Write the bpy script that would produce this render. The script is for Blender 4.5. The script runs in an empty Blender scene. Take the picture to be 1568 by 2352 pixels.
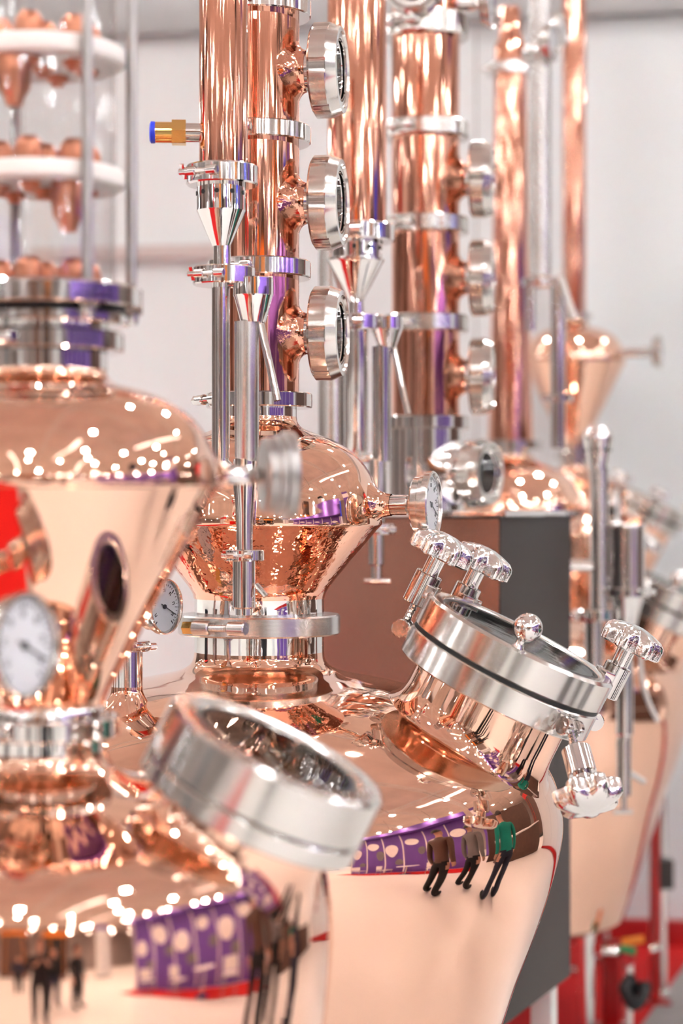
import bpy, bmesh, math, random
from mathutils import Vector, Matrix, Quaternion
random.seed(7)
PI = math.pi
sc = bpy.context.scene
C = sc.collection
# ------------------------------------------------------------------ camera
F = 70.0 / 36.0 * 2352.0          # focal length in pixels of the 1568 x 2352 frame
EYE = 1.80
cam_d = bpy.data.cameras.new('camera')
cam = bpy.data.objects.new('camera', cam_d); C.objects.link(cam)
cam.location = (0, 0, EYE); cam.rotation_euler = (PI / 2, 0, 0)
cam_d.sensor_fit = 'VERTICAL'; cam_d.sensor_height = 36; cam_d.sensor_width = 24; cam_d.lens = 70
cam_d.clip_start = 0.05; cam_d.clip_end = 200
cam_d.dof.use_dof = True; cam_d.dof.focus_distance = 4.02; cam_d.dof.aperture_fstop = 1.65
sc.camera = cam
# ------------------------------------------------------------------ world, exposure
w = bpy.data.worlds.new('hall_world'); sc.world = w; w.use_nodes = True
w.node_tree.nodes['Background'].inputs[0].default_value = (1.0, 0.98, 0.96, 1)
w.node_tree.nodes['Background'].inputs[1].default_value = 0.35
vs = sc.view_settings
vs.view_transform = 'Standard'; vs.look = 'None'; vs.gamma = 1.0; vs.use_curve_mapping = False
vs.exposure = 0.52
LAMP = 210.0                        # radiance of the hall lamps
cy = sc.cycles
cy.caustics_reflective = False; cy.caustics_refractive = False
cy.max_bounces = 10; cy.glossy_bounces = 7; cy.diffuse_bounces = 4; cy.transparent_max_bounces = 10; cy.use_light_tree = False
cy.use_adaptive_sampling = True; cy.adaptive_threshold = 0.04; cy.adaptive_min_samples = 16; cy.light_sampling_threshold = 0.003
cy.sample_clamp_indirect = 100; cy.use_denoising = True


def S(D): return F / D
def P(x, y, D): return Vector(((x - 784) / F * D, D, EYE + (1176 - y) / F * D))

# ------------------------------------------------------------------ materials
MATS = {}
def mat(name, col, metal=0.0, rough=0.5, bump=None, var=0.0, vscale=5.0, emit=0.0, rvar=0.0, aniso=0.0, stripes=None, stretch=None):
    m = bpy.data.materials.new(name); m.use_nodes = True
    nt = m.node_tree; b = nt.nodes['Principled BSDF']
    b.inputs['Base Color'].default_value = (*col, 1); b.inputs['Metallic'].default_value = metal
    b.inputs['Roughness'].default_value = rough
    tc = nt.nodes.new('ShaderNodeTexCoord')
    if var:
        n = nt.nodes.new('ShaderNodeTexNoise'); n.inputs['Scale'].default_value = vscale; n.inputs['Detail'].default_value = 4
        nt.links.new(tc.outputs['Object'], n.inputs['Vector'])
        r = nt.nodes.new('ShaderNodeValToRGB')
        r.color_ramp.elements[0].position = .3; r.color_ramp.elements[1].position = .7
        r.color_ramp.elements[0].color = (*[max(0, c * (1 - var)) for c in col], 1)
        r.color_ramp.elements[1].color = (*[min(1, c * (1 + var)) for c in col], 1)
        nt.links.new(n.outputs['Fac'], r.inputs['Fac']); nt.links.new(r.outputs['Color'], b.inputs['Base Color'])
    if rvar:
        n = nt.nodes.new('ShaderNodeTexNoise'); n.inputs['Scale'].default_value = 9; n.inputs['Detail'].default_value = 6
        nt.links.new(tc.outputs['Object'], n.inputs['Vector'])
        mr = nt.nodes.new('ShaderNodeMapRange'); mr.inputs['To Min'].default_value = max(0, rough - rvar); mr.inputs['To Max'].default_value = rough + rvar
        nt.links.new(n.outputs['Fac'], mr.inputs['Value']); nt.links.new(mr.outputs['Result'], b.inputs['Roughness'])
    if bump or stripes:
        bp = nt.nodes.new('ShaderNodeBump'); 
        if stripes:
            t = nt.nodes.new('ShaderNodeTexWave'); t.bands_direction = stripes[0]; t.inputs['Scale'].default_value = stripes[1]
            bp.inputs['Strength'].default_value = stripes[2]; bp.inputs['Distance'].default_value = stripes[3]
            nt.links.new(tc.outputs['Object'], t.inputs['Vector']); nt.links.new(t.outputs['Fac'], bp.inputs['Height'])
        else:
            t = nt.nodes.new('ShaderNodeTexNoise'); t.inputs['Scale'].default_value = bump[0]; t.inputs['Detail'].default_value = 2
            bp.inputs['Strength'].default_value = bump[1]; bp.inputs['Distance'].default_value = bump[2]
            if stretch:
                mp = nt.nodes.new('ShaderNodeMapping'); mp.inputs['Scale'].default_value = stretch
                nt.links.new(tc.outputs['Object'], mp.inputs['Vector']); nt.links.new(mp.outputs['Vector'], t.inputs['Vector'])
            else: nt.links.new(tc.outputs['Object'], t.inputs['Vector'])
            nt.links.new(t.outputs['Fac'], bp.inputs['Height'])
        nt.links.new(bp.outputs['Normal'], b.inputs['Normal'])
    if emit:
        b.inputs['Emission Color'].default_value = (*col, 1); b.inputs['Emission Strength'].default_value = emit
    MATS[name] = m
    return m

COP = (0.845, 0.54, 0.405)
M_COP = mat('polished_copper', COP, 1, .035, bump=(7, .25, .004), rvar=.015, var=.05, vscale=3)
M_COPW = mat('hand_beaten_copper', (0.90, 0.50, 0.36), 1, .05, bump=(38, .5, .003), var=.06, vscale=8)
M_COPT = mat('drawn_copper_tube', (0.78, 0.395, 0.28), 1, .05, bump=(1, .25, .002), var=.06, vscale=6, stretch=(130, 130, 2.5))
M_CAP = mat('dull_copper', (0.66, 0.28, 0.17), 1, .30, bump=(60, .4, .003), var=.15, vscale=20)
M_ST = mat('polished_steel', (0.68, 0.665, 0.65), 1, .09, var=.04, vscale=10)
M_STM = mat('mirror_steel', (0.76, 0.745, 0.73), 1, .035, bump=(18, .2, .002))
M_STB = mat('brushed_steel', (0.58, 0.565, 0.55), 1, .24, var=.06, vscale=14, stripes=('Z', 240, .08, .001))
M_STD = mat('turned_steel', (0.64, 0.62, 0.59), 1, .17, var=.05, vscale=9)
M_ROD = mat('grey_steel_rod', (0.40, 0.385, 0.375), 1, .32, var=.06, vscale=20)
M_CAB = mat('cabinet_steel_reflection_tint', (0.26, 0.138, 0.105), 1, .27, var=.05, vscale=3, stripes=('Z', 130, .2, .002))  # reddish brown base colour stands in for copper reflected in the steel
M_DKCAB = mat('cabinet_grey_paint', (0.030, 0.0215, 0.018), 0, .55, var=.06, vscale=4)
M_BRASS = mat('brass', (0.80, 0.55, 0.20), 1, .14, var=.06, vscale=20)
M_BLUE = mat('blue_plastic', (0.02, 0.05, 0.75), 0, .35, var=.05)
M_RED = mat('red_plastic', (0.70, 0.01, 0.01), 0, .4, var=.06)
M_BLACK = mat('black_rubber', (0.012, 0.012, 0.012), 0, .5, var=.2)
M_PTFE = mat('white_plastic_plate', (0.86, 0.82, 0.77), 0, .38, var=.03)
M_DIAL = mat('dial_white', (0.80, 0.81, 0.83), 0, .5, var=.02)
M_INK = mat('dial_black', (0.02, 0.02, 0.025), 0, .5, var=.1)
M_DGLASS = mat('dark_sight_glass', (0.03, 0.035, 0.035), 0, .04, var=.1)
M_CARPET = mat('red_carpet', (0.62, 0.006, 0.005), 0, .95, bump=(400, .3, .004), var=.12, vscale=60)
M_FLOOR = mat('pale_aisle_floor', (0.82, 0.80, 0.76), 0, .42, var=.03, vscale=.6, bump=(30, .05, .002))
M_EDGE = mat('grey_carpet_edge', (0.34, 0.32, 0.31), 0, .6, var=.08)
M_WALL = mat('white_booth_wall', (0.80, 0.835, 0.835), 0, .6, var=.015, vscale=1.2)
M_BEAM = mat('grey_aluminium_beam', (0.42, 0.42, 0.42), 0.6, .4, var=.05)
M_SKIRT = mat('red_skirting', (0.48, 0.005, 0.006), 0, .6, var=.08)
M_CEIL = mat('hall_ceiling', (0.74, 0.60, 0.54), 0, .8, var=.1, vscale=.5)
M_TRUSS = mat('white_truss', (0.75, 0.73, 0.70), 0.2, .5, var=.05)
M_LAMP = mat('lamp_lens', (0.97, 0.985, 1.0), 0, .5, emit=LAMP)
M_PURP = mat('purple_panel', (0.15, 0.065, 0.36), 0, .5, var=.1, vscale=2)
M_WHITEP = mat('white_print', (0.82, 0.78, 0.78), 0, .5, var=.05)
M_BROWN = mat('dark_brown_panel', (0.10, 0.05, 0.035), 0, .5, var=.1)
M_SKIN = mat('skin', (0.55, 0.30, 0.21), 0, .5, var=.05)
M_HAIR = mat('dark_hair', (0.03, 0.02, 0.015), 0, .6, var=.2)
M_CLOTH_BLACK = mat('black_cloth', (0.012, 0.012, 0.014), 0, .85, var=.2)
M_CLOTH_NAVY = mat('navy_cloth', (0.02, 0.025, 0.05), 0, .85, var=.2)
M_CLOTH_TEAL = mat('teal_cloth', (0.0, 0.26, 0.20), 0, .8, var=.1)
M_CLOTH_GREY = mat('grey_cloth', (0.20, 0.19, 0.19), 0, .85, var=.1)
M_CLOTH_WHITE = mat('white_cloth', (0.7, 0.68, 0.66), 0, .8, var=.05)
M_GREEN = mat('green_plastic', (0.02, 0.28, 0.08), 0, .4, var=.05)
M_ORANGE = mat('orange_plastic', (0.85, 0.25, 0.02), 0, .4, var=.05)
M_HOSE = mat('translucent_hose', (0.70, 0.66, 0.62), 0, .3, var=.04)
M_POST = mat('red_painted_steel', (0.38, 0.006, 0.006), 0, .35, var=.08)

def glass_mat(name, tint, refl=1.0, dens=0.0):
    m = bpy.data.materials.new(name); m.use_nodes = True; nt = m.node_tree; nt.nodes.clear()
    o = nt.nodes.new('ShaderNodeOutputMaterial'); t = nt.nodes.new('ShaderNodeBsdfTransparent'); g = nt.nodes.new('ShaderNodeBsdfGlossy')
    t.inputs[0].default_value = (*tint, 1); g.inputs['Roughness'].default_value = .02
    fc = nt.nodes.new('ShaderNodeLayerWeight'); fc.inputs['Blend'].default_value = .5
    pw = nt.nodes.new('ShaderNodeMath'); pw.operation = 'POWER'; pw.inputs[1].default_value = 4.0
    lw = nt.nodes.new('ShaderNodeMath'); lw.operation = 'MULTIPLY_ADD'; lw.inputs[1].default_value = .6 * refl; lw.inputs[2].default_value = .035 * refl
    nt.links.new(fc.outputs['Facing'], pw.inputs[0]); nt.links.new(pw.outputs[0], lw.inputs[0])
    n = nt.nodes.new('ShaderNodeTexNoise'); n.inputs['Scale'].default_value = 6
    bp = nt.nodes.new('ShaderNodeBump'); bp.inputs['Strength'].default_value = .05; bp.inputs['Distance'].default_value = .003
    nt.links.new(n.outputs['Fac'], bp.inputs['Height']); nt.links.new(bp.outputs['Normal'], g.inputs['Normal'])
    mx = nt.nodes.new('ShaderNodeMixShader')
    nt.links.new(lw.outputs[0], mx.inputs[0]); nt.links.new(t.outputs[0], mx.inputs[1]); nt.links.new(g.outputs[0], mx.inputs[2])
    nt.links.new(mx.outputs[0], o.inputs[0])
    return m
M_GLASS = glass_mat('clear_glass', (.97, .97, .97))
M_GLASSG = glass_mat('sight_pane_glass', (.55, .60, .58))

# ------------------------------------------------------------------ mesh helpers
def mesh(v, f, ang=35):
    me = bpy.data.meshes.new('m'); me.from_pydata([tuple(p) for p in v], [], f); me.update()
    bm = bmesh.new(); bm.from_mesh(me); bmesh.ops.recalc_face_normals(bm, faces=bm.faces); bm.to_mesh(me); bm.free()
    me.polygons.foreach_set('use_smooth', [True] * len(me.polygons))
    me.set_sharp_from_angle(angle=math.radians(ang))
    return me

def smooth_prof(pts, n=6):
    out = []
    q = [pts[0]] + list(pts) + [pts[-1]]
    for i in range(1, len(q) - 2):
        p0, p1, p2, p3 = q[i - 1], q[i], q[i + 1], q[i + 2]
        for k in range(n):
            t = k / n
            out.append(tuple(.5 * (2 * b + (c - a) * t + (2 * a - 5 * b + 4 * c - d) * t * t + (3 * b - a - 3 * c + d) * t ** 3) for a, b, c, d in zip(p0, p1, p2, p3)))
    out.append(pts[-1])
    return out

def lathe(prof, seg=48, closed=False, rf=None, caps=True):
    """prof: (r, z) list turned round z; closed joins last to first; rf(angle, i) scales the radius"""
    v = []; f = []; n = len(prof); idx = []
    for i, (r, z) in enumerate(prof):
        if r < 1e-6 and not closed:
            idx.append([len(v)] * seg); v.append((0, 0, z)); continue
        row = []
        for k in range(seg):
            a = 2 * PI * k / seg; rr = r * (rf(a, i) if rf else 1)
            row.append(len(v)); v.append((rr * math.cos(a), rr * math.sin(a), z))
        idx.append(row)
    for i in range(n if closed else n - 1):
        A = idx[i]; B = idx[(i + 1) % n]
        for k in range(seg):
            q = [A[k], A[(k + 1) % seg], B[(k + 1) % seg], B[k]]
            u = []
            for e in q:
                if e not in u: u.append(e)
            if len(u) > 2: f.append(u)
    if not closed and caps:
        for row in (idx[0], idx[-1]):
            if len(set(row)) > 2: f.append(list(row))
    return v, f

def tubev(pts, r, seg=14, caps=True):
    pts = [Vector(p) for p in pts]; n = len(pts)
    rs = r if isinstance(r, (list, tuple)) else [r] * n
    v = []; f = []
    T = [(pts[min(i + 1, n - 1)] - pts[max(i - 1, 0)]).normalized() for i in range(n)]
    nrm = T[0].orthogonal().normalized()
    for i in range(n):
        nrm = (nrm - nrm.dot(T[i]) * T[i]).normalized(); b = T[i].cross(nrm)
        for k in range(seg):
            a = 2 * PI * k / seg
            v.append(pts[i] + rs[i] * (math.cos(a) * nrm + math.sin(a) * b))
    for i in range(n - 1):
        for k in range(seg):
            f.append([i * seg + k, i * seg + (k + 1) % seg, (i + 1) * seg + (k + 1) % seg, (i + 1) * seg + k])
    if caps:
        f.append(list(range(seg))); f.append([(n - 1) * seg + k for k in range(seg)])
    return v, f

def curve_pts(pts, n=8):
    return [Vector(p) for p in smooth_prof([tuple(p) for p in pts], n)]

def boxv(sx, sy, sz, c=(0, 0, 0), bev=0.0):
    bm = bmesh.new(); bmesh.ops.create_cube(bm, size=1)
    for q in bm.verts: q.co = Vector((q.co.x * sx + c[0], q.co.y * sy + c[1], q.co.z * sz + c[2]))
    if bev: bmesh.ops.bevel(bm, geom=list(bm.edges), offset=bev, segments=2, affect='EDGES', profile=.7)
    bm.verts.index_update()
    v = [q.co.copy() for q in bm.verts]; f = [[q.index for q in p.verts] for p in bm.faces]; bm.free()
    return v, f

def join(*parts):
    v = []; f = []
    for a, b in parts:
        o = len(v); v += list(a); f += [[i + o for i in q] for q in b]
    return v, f

def xf(vf, M):
    return [M @ Vector(p) for p in vf[0]], vf[1]

def frame(loc, z, x=None):
    """matrix with local z along z"""
    z = Vector(z).normalized(); x = Vector(x) if x is not None else (Vector((1, 0, 0)) if abs(z.x) < .9 else Vector((0, 1, 0)))
    x = (x - x.dot(z) * z).normalized(); y = z.cross(x)
    M = Matrix((x, y, z)).transposed().to_4x4(); M.translation = Vector(loc)
    return M

def ob(name, data, m, parent=None, M=None, loc=None, label=None, ang=35):
    me = data if isinstance(data, bpy.types.Mesh) else mesh(data[0], data[1], ang)
    if m is not None and not me.materials: me.materials.append(m)
    o = bpy.data.objects.new(name, me); C.objects.link(o)
    if parent is not None: o.parent = parent
    if M is not None: o.matrix_basis = M
    elif loc is not None: o.location = loc
    if label: o['label'] = label
    return o

def thing(name, label, cat, loc=(0, 0, 0), group=None, rz=0):
    o = bpy.data.objects.new(name, None); C.objects.link(o); o.location = loc; o.rotation_euler = (0, 0, rz)
    o.empty_display_size = .1
    return tag(o, label, cat, group)
def tag(o, label, cat, group=None):
    o['label'] = label; o['category'] = cat
    if group: o['group'] = group
    return o
def struct(o, label, cat):
    o['kind'] = 'structure'; o['label'] = label; o['category'] = cat; return o

CACHE = {}
def cached(key, fn):
    if key not in CACHE: CACHE[key] = fn()
    return CACHE[key]

def ringprof(ri, ro, h, b):
    return [(ri, -h / 2), (ro - b, -h / 2), (ro, -h / 2 + b), (ro, h / 2 - b), (ro - b, h / 2), (ri, h / 2)]

# ------------------------------------------------------------------ shared small parts
def hexrod(r, z0, z1):
    return lathe([(r, z0), (r, z1)], 6)

def clamp(parent, loc, r, h, ri, az, size=1.0, m=None, brass=False, wing=False, name='clamp'):
    """heavy-duty clamp ring round a vertical pipe with a tangential bolt at azimuth az (radians)"""
    m = m or M_ST
    o = ob(name, lathe(ringprof(ri, r, h, h * .08), 96, closed=True), m, parent, loc=loc)
    er = Vector((math.cos(az), math.sin(az), 0)); et = Vector((-math.sin(az), math.cos(az), 0))
    b = h * .36 * size; L = h * 1.55 * size; c = er * (r + b * .75)
    for s in (-1, 1):
        bar = lathe([(0, -L * .30), (b * .8, -L * .30), (b, -L * .26), (b, L * .26), (b * .8, L * .30), (0, L * .30)], 20)
        ob('clamp_barrel', bar, m, o, M=frame(c + et * s * L * .62, et))
    rod = []
    for i in range(25):
        z = -L * .36 + L * .72 * i / 24; rod.append((b * (.52 if i % 2 else .42), z))
    ob('clamp_bolt', lathe(rod, 16), m, o, M=frame(c, et))
    if wing:
        v = join(lathe([(b * .75, -b), (b * .75, b)], 12), boxv(b * 1.4, b * .4, b * 1.0, (b * 1.1, 0, 0), b * .1), boxv(b * 1.4, b * .4, b * 1.0, (-b * 1.1, 0, 0), b * .1))
        ob('wing_nut', v, m, o, M=frame(c - et * L * 1.05, et, er * .5 + Vector((0, 0, .8))))
    else:
        ob('clamp_nut', hexrod(b * .95, -b * .7, b * .7), M_BRASS if brass else m, o, M=frame(c + et * (-L * .62 - L * .30 - b * .6), et))
    return o

def notched(R, n, dep, wd):
    def rf(a, i, pr=None):
        p = (a / (2 * PI) * n) % 1
        return 1 - dep if p < wd else 1
    return rf

def sight_glass(parent, base, axis, r, off, stub_r, stub_len, copper=True, pane=None, th=.058):
    """side port of a column: copper branch, steel ferrule, slotted union nut and glass"""
    axis = Vector(axis).normalized()
    m = M_COPT if copper else M_ST
    v = []; f = []; sg = 72; nr = 12; H = off + .018
    for i in range(nr + 1):
        tt = i / nr; rho = stub_r * (1 + .85 * tt ** 1.4)
        for k in range(sg):
            an = 2 * PI * k / sg; lx = rho * math.cos(an); ly = rho * math.sin(an)
            base_h = math.sqrt(max(off * off - lx * lx, 0)) - .0015
            v.append((lx, ly, base_h + (H - base_h) * (1 - tt) ** 2.6))
    for i in range(nr):
        for k in range(sg): f.append([i * sg + k, i * sg + (k + 1) % sg, (i + 1) * sg + (k + 1) % sg, (i + 1) * sg + k])
    o = ob('sight_port', (v, f), m, parent, M=frame(base, axis), ang=60)
    z1 = off + .018; z2 = z1 + stub_len
    ob('ferrule', lathe([(stub_r, z1), (stub_r * 1.03, z1 + .001), (stub_r * 1.03, z2)], 48, caps=False), M_ST, o)
    seg = 96
    def nut():
        t = th
        pr = [(stub_r * .98, 0), (r * .93, 0), (r, .005), (r, t * .62), (r * .985, t * .66), (r * .90, t), (r * .80, t + .001), (r * .78, t - .004), (r * .66, t - .004)]
        def rf(a, i):
            if i in (2, 3): 
                p = (a / (2 * PI) * 6) % 1
                return .965 if p < .2 else 1
            return 1
        return lathe(pr, seg, rf=rf, caps=False)
    n = ob('union_nut', nut(), M_STD, o, loc=(0, 0, z2), ang=25)
    ob('glass_rim', lathe([(r * .66, th - .004), (r * .655, th - .012), (r * .60, th - .013), (r * .60, th - .035)], 64, caps=False), M_STM, n)
    ob('glass_pane', lathe([(0, 0), (r * .60, 0), (r * .60, -.01), (0, -.01)], 48), M_DGLASS if pane is None else pane, n, loc=(0, 0, th - .03), label='dark glass pane of the sight port')
    return o

def gauge(parent, pos, axis, r, stem, name='gauge', depth=.05, stem_r=None, case_mat=None):
    """round dial thermometer; axis points out of the dial"""
    axis = Vector(axis).normalized(); d = depth
    M = frame(pos, axis, Vector((0, 0, 1)))
    case = [(0, -d), (r * .45, -d), (r * .80, -d * .95), (r * .86, -d * .85), (r * .86, -d * .55), (r * .91, -d * .50), (r * .91, -d * .3), (r, -d * .26), (r, d * .02), (r * .97, d * .08), (r * .93, d * .08), (r * .90, 0), (r * .88, -d * .1)]
    o = ob(name, lathe(case, 64, caps=False), case_mat or M_STD, parent, M=M)
    ob('dial_face', lathe([(0, -d * .12), (r * .89, -d * .12)], 48, caps=False), M_DIAL, o, label='white dial face with black marks')
    tk = []
    for k in range(31):
        a = math.radians(-140 + 280 * k / 30) ; L = .14 if k % 5 == 0 else .07
        T = Matrix.Rotation(a, 4, 'Z') @ Matrix.Translation((r * (.82 - L / 2), 0, -d * .105))
        tk.append(xf(boxv(r * L, r * (.028 if k % 5 == 0 else .014), .0012), T))
    for k, a in enumerate((-120, -80, -40, 0, 40, 80, 120)):
        T = Matrix.Rotation(math.radians(a), 4, 'Z') @ Matrix.Translation((r * .58, 0, -d * .105))
        tk.append(xf(join(boxv(r * .12, r * .02, .001, (0, -r * .04, 0)), boxv(r * .12, r * .02, .001, (0, r * .04, 0)), boxv(r * .02, r * .09, .001, (r * .05, 0, 0))), T))
    ob('dial_marks', join(*tk), M_INK, o)
    nd = Matrix.Rotation(math.radians(-115), 4, 'Z')
    ob('needle', join(xf(boxv(r * .95, r * .03, .0015, (r * .25, 0, -d * .06)), nd), lathe([(0, -d * .1), (r * .08, -d * .1), (r * .08, -d * .03), (0, -d * .03)], 16)), M_INK, o)
    ob('dial_glass', lathe([(0, d * .02), (r * .92, d * .02)], 48, caps=False), M_GLASS, o)
    sr = stem_r or r * .30
    ob('gauge_nut', hexrod(sr * .85, -d - r * .16, -d), M_ST, o)
    ob('gauge_stem', lathe([(sr, -d - r * .16 - stem), (sr, -d - r * .2), (sr * .9, -d - r * .16)], 32), M_ST, o)
    return o

def star_knob():
    def mk():
        R = 1.0; n = 7
        pr = [(0, -.30), (.28, -.30), (.30, -.05), (.60, .0), (.86, -.28), (.97, -.36), (1.05, -.31), (1.06, .0), (1.02, .12), (.88, .25), (.58, .35), (.28, .42), (0, .44)]
        wt = [0, 0, 0, .4, .8, 1, 1, 1, 1, .85, .6, .25, 0]
        def rf(a, i): 
            c = .5 - .5 * math.cos(n * a)
            return 1 - wt[i] * .25 * (1 - c ** .8)
        return mesh(*lathe(pr, 112, rf=rf), ang=40)
    me = cached('knob', mk)
    return me

def swing_bolt(parent, pos, axis, out, L, kr, tilt_dir=None):
    """eye bolt on a lug with a star knob; axis is the bolt direction, out points away from the ring"""
    axis = Vector(axis).normalized(); out = Vector(out).normalized(); tang = axis.cross(out).normalized()
    lug = ob('swing_lug', join(*[xf(lathe([(0, -.006), (.017, -.006), (.019, -.004), (.019, .004), (.017, .006), (0, .006)], 28), frame(pos + tang * s * .017, tang)) for s in (-1, 1)],
             xf(lathe([(0, -.026), (.008, -.026), (.008, .026), (0, .026)], 16), frame(pos, tang)),
             xf(boxv(.03, .044, .024, bev=.003), frame(pos - out * .018, axis, out))), M_ST, parent)
    rod = [(0, 0)] + [((.0085 if i % 2 else .0068), L * .62 * i / 28) for i in range(1, 29)]
    b = ob('eye_bolt', join(lathe([(0, -.011), (.0135, -.009), (.0135, .009), (0, .011)], 20), lathe(rod, 16)), M_ST, parent, M=frame(pos, axis, out))
    M0 = frame(pos, axis, out)
    k = ob('star_knob', star_knob(), M_STM, parent, M=M0 @ Matrix.Translation((0, 0, L)) @ Matrix.Diagonal((kr, kr, kr, 1)))
    ob('knob_sleeve', lathe([(0, L * .30), (.026, L * .30), (.028, L * .31), (.028, L * .66), (.026, L * .67), (.0, L * .67)], 32), M_ST, b)
    ob('knob_neck', lathe([(.018, L * .66), (.018, L * .93)], 24), M_STM, b)
    return lug

def manway(still, top, axis, r, h1, h2, neck, glass_r, bolts=True, gh=.0, name='manway', pot=None):
    """round tilted hatch: copper neck, steel flange, black gasket, lid ring with glass, swing bolts"""
    a = Vector(axis).normalized()
    M = frame(top, a, Vector((1, 0, 0)))
    e1 = (M.to_3x3() @ Vector((1, 0, 0))); e2 = (M.to_3x3() @ Vector((0, 1, 0)))
    g = gh or .008
    rn = r * .80; z0 = -h1 - h2 - g
    up = []
    for q in pot:
        if up and q[0] < up[-1][0]: break
        up.append(q)
    def ztop(rr):
        if rr >= up[-1][0]: return -9
        for (r0, za), (r1, zb_) in zip(up, up[1:]):
            if rr <= r1: return za + (zb_ - za) * max(0, (rr - r0)) / max(r1 - r0, 1e-9)
        return -9
    def hit(lx, ly):
        d = z0; prev = None
        while d > z0 - .55:
            p = M @ Vector((lx, ly, d)); e = p.z - ztop(math.hypot(p.x, p.y))
            if e < 0:
                return d if prev is None or prev > 1 else d + .006 * (-e) / (prev - e)
            prev = e; d -= .006
        return d
    v = []; f = []; sg = 96; nr = 12
    for k in range(sg):
        an = 2 * PI * k / sg; v.append((rn * math.cos(an), rn * math.sin(an), z0))
    for i in range(nr + 1):
        tt = i / nr; rho = rn * (1 + .24 * tt ** 1.5)
        for k in range(sg):
            an = 2 * PI * k / sg; lx = rho * math.cos(an); ly = rho * math.sin(an); hz = hit(lx, ly)
            v.append((lx, ly, hz - .003 + min(.05, (z0 - hz) * .6) * (1 - tt) ** 2.6))
    for i in range(nr + 1):
        for k in range(sg): f.append([i * sg + k, i * sg + (k + 1) % sg, (i + 1) * sg + (k + 1) % sg, (i + 1) * sg + k])
    o = ob(name, (v, f), M_COP, still, M=M, ang=60)
    ob('hatch_flange', lathe(ringprof(r * .78, r, h2, .003), 96, closed=True), M_STD, o, loc=(0, 0, -h1 - g - h2 / 2))
    ob('gasket', lathe(ringprof(r * .78, r * .985, g, .001), 96, closed=True), M_BLACK, o, loc=(0, 0, -h1 - g / 2), label='black rubber gasket between the steel rings')
    lid = ob('hatch_lid', lathe([(glass_r, -h1), (r - .003, -h1), (r, -h1 + .003), (r, -.006), (r - .006, 0), (glass_r + .006, 0), (glass_r, -.004)], 96, closed=True), M_STD, o)
    ob('glass_seal', lathe([(glass_r * .93, -.012), (glass_r, -.012), (glass_r, -.004), (glass_r * .93, -.004)], 96, closed=True), M_BLACK, o)
    ob('lid_glass', lathe([(0, -.004), (glass_r * .96, -.004), (glass_r * .96, -.02), (0, -.02)], 72), M_GLASSG, o, label='greenish round glass pane in the hatch lid')
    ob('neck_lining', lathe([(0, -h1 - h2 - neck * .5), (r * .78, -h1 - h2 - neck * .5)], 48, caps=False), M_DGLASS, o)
    if bolts:
        zl = -h1 - g - h2 * .45
        kr = .064
        def pt(deg, rr, z): 
            t = math.radians(deg); return Vector((rr * math.cos(t), rr * math.sin(t), z))
        for deg in (163, 121, 16):
            out = pt(deg, 1, 0)
            swing_bolt(o, pt(deg, r + .018, zl), Vector((0, 0, 1)), out, .185, kr)
            ob('bolt_fork', boxv(.045, .052, .03, bev=.003), M_ST, lid, M=frame(pt(deg, r + .008, -.006), (0, 0, 1), out))
        Ri = M.to_3x3().inverted()
        swing_bolt(o, pt(-53, r + .018, zl), Ri @ Vector((.17, -.55, -.81)), pt(-53, 1, 0), .152, kr)
        ball = [(0, .026)] + [(.0125 - .003 * math.sin(PI * k / 4), .026 * (1 - k / 4)) for k in range(5)][::-1][1:2]
        bl = smooth_prof([(.013, 0), (.009, .008), (.0095, .016)], 3)
        R = .0285
        for k in range(1, 17):
            t = -PI / 2 + .34 + (PI - .34) * k / 16
            bl.append((max(R * math.cos(t), 0), .016 + R * .95 + R * math.sin(t)))
        ob('lid_ball_knob', lathe(bl, 40), M_STM, o, M=frame(pt(-98, (r + glass_r) / 2, -.001), (0, 0, 1)), label='polished steel ball knob')
    return o

# ================================================================== the setting
def slab(pts, z0, z1):
    n = len(pts); v = [(x, y, z0) for x, y in pts] + [(x, y, z1) for x, y in pts]
    f = [list(range(n))[::-1], list(range(n, 2 * n))] + [[i, (i + 1) % n, n + (i + 1) % n, n + i] for i in range(n)]
    return v, f
fl = struct(ob('floor', slab([(-30, -30), (30, -30), (30, 30), (-30, 30)], -.1, 0), M_FLOOR, ang=20), 'pale glossy aisle floor of the exhibition hall', 'floor')
# carpet edge runs along (.32, .947) through (1.066, 7.0)
def edge_x(y, off=0): return 1.066 + (y - 7.0) * .338 + off
cp = struct(ob('floor_carpet', slab([(edge_x(-5, -2.7), -5), (edge_x(-5), -5), (edge_x(8.25), 8.25), (edge_x(8.25, -2.7), 8.25)], 0, .012), M_CARPET), 'bright red carpet under the copper stills', 'carpet')
ed = struct(ob('trim_1', slab([(edge_x(-5), -5), (edge_x(-5, .16), -5), (edge_x(8.1, .16), 8.1), (edge_x(8.1), 8.1)], 0, .014), M_EDGE), 'grey edging strip along the red carpet', 'trim')
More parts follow.
